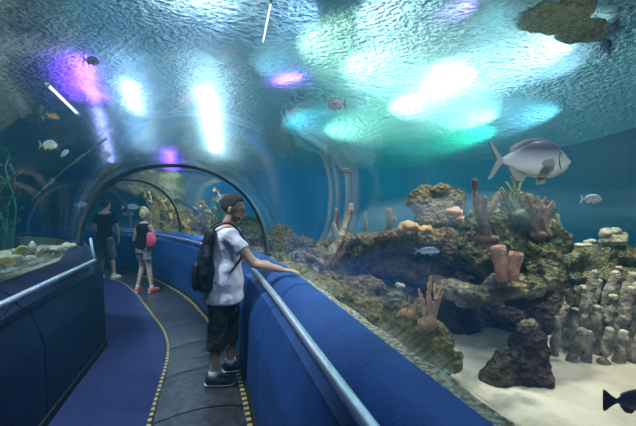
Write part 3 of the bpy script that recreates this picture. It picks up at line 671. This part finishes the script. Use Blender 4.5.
# added glowing strips, in place of white reflection streaks on the acrylic
def glint(a,b,label,r=.03):
    m=(a+b)/2; t=empty('glint_strip',m,label,'glint','glowing strips standing in for reflections'); d=(b-a).normalized()
    bm=bmesh.new(); tube(bm,[a-m,b-m],r,10); obj('glint_tube',bm,M['glint'],t)
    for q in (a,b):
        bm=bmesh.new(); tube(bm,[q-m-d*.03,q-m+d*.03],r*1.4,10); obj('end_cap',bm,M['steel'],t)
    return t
glint(at(47,84,5.2),at(78,114,5.8),'short white glowing strip standing in for a reflection at upper left',.022)
glint(at(271,2,4.2),at(263,42,5.6),'thin white glowing strip standing in for a reflection at the top centre',.012)
# ------------------------------------------------------------------ people
def hand(bm,w,d,n,th,s=1,curl=.35,spread=.12):
    """w wrist, d finger direction, n back-of-hand normal, th direction of the thumb side"""
    d=d.normalized(); th=(th-d*th.dot(d)).normalized(); n=d.cross(th); 
    if n.z<0: n=-n
    nn=n.normalized()
    tube(bm,[w-d*.03*s,w+d*.02*s,w+d*.055*s,w+d*.092*s],[(.026*s,.021*s),(.030*s,.018*s),(.041*s,.016*s),(.040*s,.013*s)],14,up=nn)
    for k,(o,l) in enumerate([(.030,.072),(.010,.082),(-.011,.076),(-.031,.058)]):
        o*=s; l*=s; b=w+d*.082*s+th*o; fd=(d+th*o/s*spread*25*.5*(1)).normalized()
        p=[b]; ang=0
        for seg in (.45,.32,.23):
            ang+=curl; v=(fd*math.cos(ang)-nn*math.sin(ang)); p.append(p[-1]+v*l*seg)
        r=.0088*s; tube(bm,[b-d*.02*s]+p,[r,r*1.05,r,r*.92,r*.7],8,up=nn)
    b=w+d*.025*s+th*.026*s; v1=(d*.62+th*.75-nn*.15).normalized(); v2=(d*.9+th*.35-nn*.25).normalized()
    tube(bm,[b-v1*.012*s,b+v1*.035*s,b+v1*.035*s+v2*.03*s,b+v1*.035*s+v2*.052*s],[.014*s,.0115*s,.010*s,.007*s],8,up=nn)
def head(bm,c,fw,up,s=1):
    fw=fw.normalized(); lf=up.cross(fw).normalized(); up=fw.cross(lf)
    rot=Matrix((fw,lf,up)).transposed()
    P=lambda x,y,z: c+(fw*x+lf*y+up*z)*s
    def E(x,y,z,a,b,c_): ell(bm,P(x,y,z),(a*s,b*s,c_*s),rot,3)
    E(-.012,0,.035,.096,.074,.088); E(.045,0,-.005,.052,.060,.082); E(.035,0,-.055,.052,.050,.050); E(.068,0,-.088,.024,.028,.020)
    E(.083,0,.038,.018,.045,.014); E(.082,0,-.055,.018,.026,.016)
    for s_ in (-1,1):
        E(.060,s_*.036,-.015,.03,.02,.022); E(-.004,s_*.074,-.005,.019,.009,.031); E(.002,s_*.074,-.022,.012,.007,.014)
    tube(bm,[P(.080,0,.03),P(.100,0,.0),P(.114,0,-.022),P(.092,0,-.030)],[.009*s,.012*s,.015*s,.010*s],10,up=lf)
    return P,rot
def person(cfg):
    X0=Vector(cfg['loc']); t=empty('person',X0,cfg['label'],'person')
    J={k:Vector(v) for k,v in cfg['J'].items()}; yaw=cfg['yaw']; w=cfg.get('w',1); skin=cfg['skin']; vox=cfg.get('vox',.008)
    hip=(J['hipR']+J['hipL'])/2; ch=(J['shR']+J['shL'])/2; nk=J['neck']
    bm=bmesh.new()
    def tor(g=0,z0=None,secs=None):
        S=[(-.05,.15,.11),(.03,.165,.12),(.14,.150,.108),(.24,.145,.105),(.34,.162,.118),(.42,.172,.12),(.47,.165,.105),(.51,.12,.08),(.54,.065,.06)]
        out=[]
        for dz,rx,ry in S:
            u=(dz)/.5; c=hip.lerp(Vector((ch.x,ch.y,hip.z+.5*(ch.z-hip.z)/.44)),max(0,min(1,u)))
            z=hip.z+dz*(ch.z-hip.z)/.44
            if z0 is not None and z<z0-.02: continue
            out.append((c.x,c.y,z,(ry+g)*w,(rx+g)*w,yaw))
        return out
    stack(bm,tor(),24)
    tube(bm,[ch+V3(0,0,.0),nk,J['head']-V3(0,0,.05)],[.062*w,.055*w,.052*w],16)
    P,rot=head(bm,J['head'],Vector(cfg['face']),Vector(cfg.get('headup',(0,0,1))),cfg.get('hs',1))
    for sd in 'RL':
        sh,el,wr=J['sh'+sd],J['el'+sd],J['wr'+sd]
        tube(bm,[sh+(ch-sh)*.35,sh,sh.lerp(el,.3),sh.lerp(el,.75),el,el.lerp(wr,.3),el.lerp(wr,.75),wr],[q*w for q in (.055,.056,.050,.042,.038,.040,.032,.025)],14)
        hand(bm,wr,Vector(cfg['hand'+sd][0]),V3(0,0,1),Vector(cfg['hand'+sd][1]),.95*w**.5,cfg['hand'+sd][2])
        hp,kn,an,toe=J['hip'+sd],J['kn'+sd],J['an'+sd],J['toe'+sd]
        tube(bm,[hp+V3(0,0,.03),hp.lerp(kn,.25),hp.lerp(kn,.75),kn,kn.lerp(an,.3),kn.lerp(an,.75),an,an-V3(0,0,.03)],[q*w for q in (.09,.088,.065,.056,.056,.040,.034,.034)],16)
        tube(bm,[an+V3(0,0,-.01),an.lerp(toe,.4)-V3(0,0,.01),toe],[(.030,.026),(.032,.022),(.026,.014)],12)
    bm=fuse(bm,vox,3); obj('body',bm,skin,t)
    # shirt
    bm=bmesh.new(); hem=cfg.get('hem',hip.z-.1)
    S=tor(.016,hem); b0=S[0]; 
    S=[(b0[0],b0[1],hem,b0[3]*cfg.get('flare',1.05),b0[4]*cfg.get('flare',1.05),yaw)]+[s_ for s_ in S if s_[2]>hem+.02 and s_[2]<nk.z-.01]
    if cfg.get('loosehem'): S=[(s_[0],s_[1],s_[2],s_[3]+.045*max(0,min(1,(1.2-s_[2])/.25)),s_[4]+.04*max(0,min(1,(1.2-s_[2])/.25)),s_[5]) for s_ in S]
    stack(bm,S,28)
    if cfg.get('sleeve',.5)>0:
        for sd in 'RL':
            sh,el=J['sh'+sd],J['el'+sd]; e=sh.lerp(el,cfg['sleeve'])
            tube(bm,[sh+(ch-sh)*.5+V3(0,0,.0),sh,sh.lerp(e,.5),e],[q*w for q in (.075,.074,.068,.066)],16)
    bm=fuse(bm,.012,4); rough_up(bm,.012,7,3,False); obj('tank_top' if cfg.get('sleeve',.5)==0 else 't_shirt',bm,cfg['shirt'],t)
    # shorts
    bm=bmesh.new()
    stack(bm,[(hip.x,hip.y,hip.z-.11,.125*w,.165*w,yaw),(hip.x,hip.y,hip.z-.02,.130*w,.178*w,yaw),(hip.x,hip.y,hip.z+.07,.122*w,.165*w,yaw)],24)
    for sd in 'RL':
        hp,kn,an=J['hip'+sd],J['kn'+sd],J['an'+sd]; u=cfg['shortlen']; 
        def leg(v): return hp.lerp(kn,v) if v<=1 else kn.lerp(an,v-1)
        q=cfg.get('loose',1); tube(bm,[hp,leg(u*.4),leg(u*.8),leg(u)],[.105*w,.103*w*q,.092*w*q,.092*w*q],18)
    bm=fuse(bm,.012,4); rough_up(bm,.016,7,9,False); obj('shorts',bm,cfg['shorts'],t)
    for sd in 'RL':
        an,toe=J['an'+sd],J['toe'+sd]; d=(toe-an); d.z=0; d.normalize(); a0=Vector((an.x,an.y,0)); zb=min(an.z-.08,.0)+ .0
        zb=cfg.get('z0',0)
        bm=bmesh.new(); tube(bm,[an+V3(0,0,.05),an+V3(0,0,-.02)],[.040*w,.042*w],14); obj('sock',bm,M['sock'],t)
        bm=bmesh.new(); h=a0+V3(0,0,.05+zb)
        tube(bm,[h-d*.075,h-d*.05,h,h+d*.08-V3(0,0,.008),h+d*.15-V3(0,0,.016),h+d*.19-V3(0,0,.022)],[(.022,.022),(.044,.052),(.050,.058),(.052,.046),(.048,.036),(.024,.02)],16)
        bm=fuse(bm,.008,3); sh=obj('shoe',bm,cfg['shoe'],t)
        bm=bmesh.new(); g=a0+V3(0,0,.013+zb)
        tube(bm,[g-d*.082,g-d*.06,g,g+d*.08,g+d*.15,g+d*.198],[(.02,.012),(.040,.013),(.042,.013),(.050,.013),(.044,.013),(.015,.010)],16); obj('sole',bm,M['sole'],sh)
    # hair
    bm=bmesh.new(); hs=cfg.get('hs',1)
    ell(bm,P(-.014,0,.042),(.102*hs,.080*hs,.097*hs),rot,4)
    cut=[]
    for v in list(bm.verts):
        q=rot.transposed()@(v.co-J['head'])/hs
        lim = -.045 if q.x<-.03 else (.03 if abs(q.y)>.05 else .07)
        if q.x>-.03: lim=.0+max(0,q.x+.03)*.95
        if abs(q.y)>.05 and -.03<q.x<.022: lim=-.03
        if q.z<lim: cut.append(v)
    bmesh.ops.delete(bm,geom=cut,context='VERTS')
    ret=bmesh.ops.solidify(bm,geom=bm.faces[:],thickness=.008); rough_up(bm,.008,40,2,False)
    hobj=obj('hair',bm,cfg['hair'],t)
    if cfg.get('bun'):
        bm=bmesh.new(); ell(bm,P(-.05,0,.125),(.045,.045,.035),rot,3); ell(bm,P(-.085,0,.02),(.04,.062,.09),rot,3); ell(bm,P(-.02,0,.09),(.07,.07,.05),rot,3); rough_up(bm,.03,22,6); obj('hair_bun',bm,cfg['hair'],hobj)
    for s_ in (-1,1):
        bm=bmesh.new(); ell(bm,P(.080,s_*.030,.008),(.012,.013,.010),rot,2); e=obj('eye',bm,M['eyew'],t)
        bm=bmesh.new(); ell(bm,P(.089,s_*.030,.006),(.005,.006,.006),rot,2); obj('pupil',bm,M['black'],e)
        bm=bmesh.new(); tube(bm,[P(.093,s_*.012,.028),P(.092,s_*.03,.034),P(.080,s_*.048,.028)],[.003,.004,.002],6); obj('eyebrow',bm,cfg['hair'],t)
    bm=bmesh.new(); tube(bm,[P(.088,-.024,-.052),P(.098,0,-.050),P(.088,.024,-.052)],[.002,.006,.002],8); obj('lips',bm,M['lips'],t)
    return t,P,rot
def yw(a): a=R(a); return V3(math.cos(a),math.sin(a)),V3(-math.sin(a),math.cos(a))
# man in white
f,l=yw(25)
jm=dict(hipR=V3(-.03,-.085,.93),hipL=V3(-.01,.085,.93),knR=(-.05,-.10,.50),knL=(.02,.12,.50),anR=(-.09,-.10,.09),anL=(.00,.17,.09),
 toeR=(.07,-.09,.04),toeL=(.16,.22,.04),shR=V3(.09,-.17,1.40),shL=V3(-.07,.17,1.40),elR=(.32,-.20,1.15),wrR=(.565,-.235,1.105),
 elL=(.05,.33,1.13),wrL=(.27,.25,1.10),neck=(.025,0,1.50),head=(.075,-.01,1.645))
man,P,rot=person(dict(loc=(-.89,3.28,.015),label='man in white t-shirt, dark shorts and glasses resting a hand on the blue padding',J=jm,yaw=25,w=1.1,hs=1.10,loosehem=True,skin=M['skin'],vox=.0055,
 face=(1,-.06,-.30),headup=(.3,0,1),handR=((1,-.10,-.06),(.0,1,0),.16),handL=((1,.1,-.1),(0,-1,0),.2),hem=.77,flare=1.08,sleeve=.52,shirt=M['shirt'],shorts=M['shorts'],shortlen=1.42,loose=.90,shoe=M['navy'],hair=M['hairb']))
g=D.objects.new('glasses',None); C.objects.link(g); g.parent=man
for s_ in (-1,1):
    bm=bmesh.new(); ell(bm,P(.106,s_*.032,.004),(.004,.026,.017),rot,3); obj('lens',bm,M['lens'],g)
    bm=bmesh.new(); tube(bm,[P(.103,s_*.055,.012),P(.05,s_*.074,.012),P(-.005,s_*.083,.008)],.003,6); obj('temple',bm,M['black'],g)
bm=bmesh.new(); tube(bm,[P(.109,-.012,.01),P(.113,0,.013),P(.109,.012,.01)],.0025,6); obj('bridge',bm,M['black'],g)
# beard
bm=bmesh.new(); ell(bm,P(.036,0,-.058),(.064,.057,.056),rot,4)
cut=[v for v in bm.verts if (rot.transposed()@(v.co-Vector(jm['head']))).z>-.040]
bmesh.ops.delete(bm,geom=cut,context='VERTS'); bmesh.ops.solidify(bm,geom=bm.faces[:],thickness=.006); rough_up(bm,.005,50,2,False); obj('beard',bm,M['stubble'],man)
# backpack
bp=empty('backpack',(-.89,3.28,.87),'black backpack worn on the back of the man in white','backpack')
f,l=yw(25); o=V3(0,0,.87-.015)
bm=bmesh.new(); c=-f*.195-l*.05
stack(bm,[(c.x,c.y,.02,.04,.08,25),(c.x,c.y,.06,.080,.14,25),(c.x,c.y,.2,.088,.15,25),(c.x+.01,c.y,.36,.07,.13,25),(c.x+.035,c.y,.50,.05,.10,25),(c.x+.06,c.y,.60,.03,.06,25)],24)
bm=fuse(bm,.014,5); rough_up(bm,.03,5,4,False); obj('bag',bm,M['pack'],bp)
bm=bmesh.new(); c2=-f*.285-l*.05
stack(bm,[(c2.x,c2.y,.06,.02,.09,25),(c2.x,c2.y,.12,.035,.11,25),(c2.x,c2.y,.26,.03,.10,25),(c2.x+.01,c2.y,.30,.01,.08,25)],20); obj('front_pocket',bm,M['pack'],bp)
for s_ in (-1,1):
    sp=l*s_*.125
    pts=catmull([-f*.16+sp*.7+V3(0,0,.585),-f*.06+sp+V3(0,0,.655),f*.04+sp*1.05+V3(0,0,.645),f*.135+sp*1.15+V3(0,0,.52),f*.13+sp*1.3+V3(0,0,.38),f*.03+sp*1.58+V3(0,0,.24),-f*.12+sp*1.35+V3(0,0,.12)],5)
    bm=bmesh.new(); tube(bm,pts,[(.022,.007)]*len(pts) if False else [.012]*len(pts),8); st=obj('strap',bm,M['pack'],bp)
# blonde woman, seen from behind
jw=dict(hipR=(.07,-.03,.86),hipL=(-.07,.03,.86),knR=(.12,-.02,.46),knL=(-.05,.05,.46),anR=(.19,-.06,.09),anL=(-.10,-.02,.09),toeR=(.24,.08,.04),toeL=(-.12,.14,.04),
 shR=(.15,-.05,1.27),shL=(-.13,.05,1.27),elR=(.22,.02,1.02),wrR=(.16,.20,1.0),elL=(-.21,.05,1.0),wrL=(-.16,.26,1.05),neck=(.01,0,1.36),head=(.03,.02,1.50))
person(dict(loc=(-3.40,6.62,.015),label='blonde woman in black tank top and pale shorts facing the far tank',J=jw,yaw=72,w=.86,skin=M['skinp'],face=(.15,1,.12),handR=((0,1,-.1),(-1,0,0),.3),handL=((0,1,.2),(1,0,0),.3),
 hem=.83,sleeve=0,shirt=M['blacktee'],shorts=M['greyshorts'],shortlen=.62,loose=1.0,shoe=M['coralshoe'],hair=M['hairy'],bun=True,hs=.98))
hb=empty('handbag',(-3.21,6.55,1.0),'bright pink handbag hanging at the right side of the blonde woman','bag')
bm=bmesh.new(); stack(bm,[(0,0,-.12,.05,.035,20),(0,0,-.09,.085,.05,20),(0,0,.03,.08,.05,20),(-.01,0,.14,.07,.035,20),(-.02,0,.17,.03,.02,20)],20); rough_up(bm,.02,9,3); obj('bag',bm,M['pinkbag'],hb)
bm=bmesh.new(); tube(bm,[(-.02,0,.15),(-.06,.0,.27),(-.04,.06,.35),(-.02,.10,.25),(0,.05,.14)],.008,8); obj('strap',bm,M['pinkbag'],hb)
# man in black
jb=dict(hipR=(.09,-.02,.92),hipL=(-.09,.02,.92),knR=(.15,.02,.50),knL=(-.09,.05,.50),anR=(.22,-.02,.09),anL=(-.10,.0,.09),toeR=(.26,.13,.04),toeL=(-.13,.16,.04),
 shR=(.20,-.03,1.44),shL=(-.20,.03,1.44),elR=(.27,.02,1.16),wrR=(.25,.10,.93),elL=(-.27,.04,1.16),wrL=(-.22,.20,1.0),neck=(.0,0,1.53),head=(.01,.03,1.67))
person(dict(loc=(-4.86,7.75,.015),label='dark haired man in black t-shirt and plaid shorts facing away beside the woman',J=jb,yaw=85,w=1.02,skin=M['skin'],face=(.3,1,.05),handR=((0,.1,-1),(-1,.3,0),.3),handL=((0,1,-.1),(1,0,0),.3),
 hem=.86,sleeve=.6,shirt=M['blacktee'],shorts=M['plaid'],shortlen=1.05,loose=1.1,shoe=M['white'],hair=M['hairk']))

# ------------------------------------------------------------------ lamps
def spot(p,tgt,col,w,deg=60,blend=.6,r=.1):
    l=D.lights.new('spot','SPOT'); l.color=col; l.energy=w; l.spot_size=R(deg); l.spot_blend=blend; l.shadow_soft_size=r
    o=D.objects.new('spot_light',l); C.objects.link(o); o.location=p; o.rotation_euler=(Vector(tgt)-Vector(p)).to_track_quat('-Z','Y').to_euler(); return o
def area(p,tgt,col,w,sx,sy):
    l=D.lights.new('area','AREA'); l.color=col; l.energy=w; l.shape='RECTANGLE'; l.size=sx; l.size_y=sy
    o=D.objects.new('area_light',l); C.objects.link(o); o.location=p; o.rotation_euler=(Vector(tgt)-Vector(p)).to_track_quat('-Z','Y').to_euler(); return o
def spoint(px,py):
    Y=(SA-EYE)/((HOR-py)/F+SB); return V3((px-318)/F*Y,Y,sz(Y))
def over(px,py,col,w,deg=50,off=(1.0,-.6),h=.9,blend=.8,r=.12):
    """added spot above the pool aimed at the place on the surface seen in that direction"""
    P_=spoint(px,py); n=V3(0,SB,1).normalized()
    return spot(P_+V3(off[0],off[1],-SB*off[1])+n*h,P_,col,w,deg,blend,r)
def streak(px,y0,y1,col,w,wid=.08,h=.3,px1=None):
    """added long area light just above the water, shaped to draw a bright streak"""
    n=V3(0,SB,1).normalized(); A=spoint(px,y0)+n*h; B_=spoint(px1 or px,y1)+n*h; c=(A+B_)/2; L_=(B_-A).length
    l=D.lights.new('area','AREA'); l.color=col; l.energy=w*L_; l.shape='RECTANGLE'; l.size=wid; l.size_y=L_
    o=D.objects.new('streak_light',l); C.objects.link(o); o.location=c; d=(B_-A).normalized(); x_=d.cross(n).normalized(); o.rotation_euler=Matrix((x_,d,x_.cross(d))).transposed().to_euler()
# glitter on the surface: coloured lights added above the pool to shape it
def graze(px,y,col,w,deg,dx=2.4,dy=-1.0,h=.42):
    over(px,y,col,w,deg,(dx,dy),h,1,.03)
# raking lamps that pick out every ripple, near to far
for k,(x,y,c,w_) in enumerate([(345,55,(.35,.7,.9),260),(352,95,(.15,.9,.95),420),(350,130,(.05,.75,1),500),(318,75,(.3,.7,.9),200),
    (392,62,(.75,1,.65),650),(385,95,(.75,1,.55),900),(392,125,(.45,1,.6),900),(425,142,(.02,1,.5),900),(425,82,(.8,1,.75),800),(430,112,(.6,1,.8),900),
    (455,40,(.8,.9,1),600),(462,68,(.85,.95,1),900),(470,98,(.85,.95,1),1000),(475,125,(.25,.75,1),700),(500,88,(.8,.93,1),700),(498,55,(.55,.75,1),350),(530,100,(.3,.7,1),350)]):
    graze(x,y,c,w_*.8,95,(2.4 if k%2 else -2.4),(-.9 if k%3 else .6),.75)
streak(206,88,152,(.93,.97,1),26,.08,.16,px1=216)
streak(204,60,160,(.7,.82,1),20,.2,.55,px1=218)
streak(129,82,112,(.85,.92,1),20,.08,.16,px1=136)
streak(126,55,150,(.5,.65,1),14,.2,.55,px1=146)
streak(190,-70,-5,(.85,.93,1),60,.8,.5)  # added out of view to put a sheen on the belt
streak(64,62,100,(.22,.01,1),12,.1,.25,px1=76)
streak(76,85,98,(.45,.08,1),14,.1,.14,px1=108)
streak(75,55,85,(.4,.08,1),12,.1,.14,px1=84)
streak(88,58,104,(.45,.12,1),12,.08,.14,px1=94)
streak(98,108,165,(.55,.4,.9),8,.05,.15,px1=112)
streak(276,82,76,(.45,.10,1),20,.1,.15,px1=300)
streak(168,150,172,(.4,.08,1),25,.2,.2,px1=172)
over(240,40,(.5,.65,1),220,80,(1.9,-1.0),.5,.9,.06)
over(160,25,(.38,.5,1),300,80,(1.9,-1.0),.5,.9,.06)
over(460,10,(.6,.3,1),150,40,(.5,-.3),.5,.9,.06)
over(570,30,(.7,.9,.8),90,60,(.9,-.5),.7,.9,.06)
# spot added under the surface, its beam standing in for a glare
spot((-2.0,6.0,3.98),(-2.15,6.9,1.0),(.95,.98,1),1500,16,.9,.05)
# tank wall wash
area((3.0,9.5,3.4),(3.5,13,2),(.3,.95,1),120,4,.3)
area((-3,10.5,3.2),(-3,14,1.6),(.25,.6,1),110,5,.3)
# reef key lights, unseen and added below the surface
spot((1.9,3.6,3.9),(1.7,3.8,.8),(1,.93,.76),520,95,.6,.10)
spot((3.6,3.3,3.9),(3.3,3.7,.3),(1,.92,.76),420,80,.6,.10)
spot((.8,4.4,3.9),(.6,5,1),(1,.95,.8),330,90,.6,.10)
spot((.9,.6,3.6),(1.5,2.3,1.9),(.9,.95,1),220,40,.6,.12)
spot((2.6,1.6,3.9),(2.2,3.0,.3),(.9,.95,1),110,70,.8,.12)
spot((-2.6,8.3,3.7),(-3.2,9.5,1),(1,.85,.45),800,80,.6,.12)
spot((-5.0,10.0,3.7),(-5.6,12,1.5),(1,.9,.5),350,80,.6,.12)
spot((-5.0,4.2,3.8),(-4.4,4.6,1),(.8,.95,1),600,70,.6,.12)
spot((-7.5,5.0,3.8),(-7.8,6.5,1),(.3,1,.7),200,70,.6,.12)
# tunnel
spot((-1.9,2.6,3.8),(-.9,3.0,.6),(.85,.92,1),520,70,.7,.12)
spot((-3.2,5.4,3.8),(-3.2,6.4,.6),(.8,.9,1),420,60,.7,.12)
spot((.3,1.2,3.7),(.1,2.0,.9),(.6,.78,1),200,80,.7,.12)
spot((-3.2,3.2,3.6),(-5.2,6.0,2.7),(.9,.95,1),300,50,.8,.1)  # added to brighten the fish in the left tank
spot((-5.5,6.0,4.4),(-7.2,6.0,1.5),(.2,1,.6),250,70,.8,.1)
spot((1.2,2.2,4.6),(.3,3.8,2.9),(.9,.95,1),150,40,.8,.1)
spot((3.3,4.2,3.2),(4.5,6.1,5.0),(.85,1,.85),160,60,.8,.1)  # added uplight, brightens the rock shelf from below

# world
w=D.worlds.new('world'); bpy.context.scene.world=w; w.use_nodes=True
bg=w.node_tree.nodes['Background']; bg.inputs[0].default_value=(.03,.12,.25,1); bg.inputs[1].default_value=.2
# faint blue haze of the flooded hall
_nt=w.node_tree
_s=_nt.nodes.new('ShaderNodeVolumeScatter'); _s.inputs['Color'].default_value=(.12,.62,.88,1); _s.inputs['Density'].default_value=.020; _s.inputs['Anisotropy'].default_value=.3
_a=_nt.nodes.new('ShaderNodeVolumeAbsorption'); _a.inputs['Color'].default_value=(.05,.70,.88,1); _a.inputs['Density'].default_value=.028
_d=_nt.nodes.new('ShaderNodeAddShader'); _nt.links.new(_s.outputs[0],_d.inputs[0]); _nt.links.new(_a.outputs[0],_d.inputs[1]); _nt.links.new(_d.outputs[0],_nt.nodes['World Output'].inputs['Volume'])
# camera
cam=D.cameras.new('cam'); co=D.objects.new('camera',cam); C.objects.link(co); co.location=(0,0,EYE); co.rotation_euler=(R(90),0,0)
cam.sensor_width=36; cam.lens=36*F/636; cam.shift_y=-(213-HOR)/636; cam.clip_start=.02
sc=bpy.context.scene; sc.camera=co
sc.view_settings.view_transform='Standard'; sc.view_settings.look='None'; sc.view_settings.gamma=1; sc.view_settings.use_curve_mapping=False
sc.view_settings.exposure=0
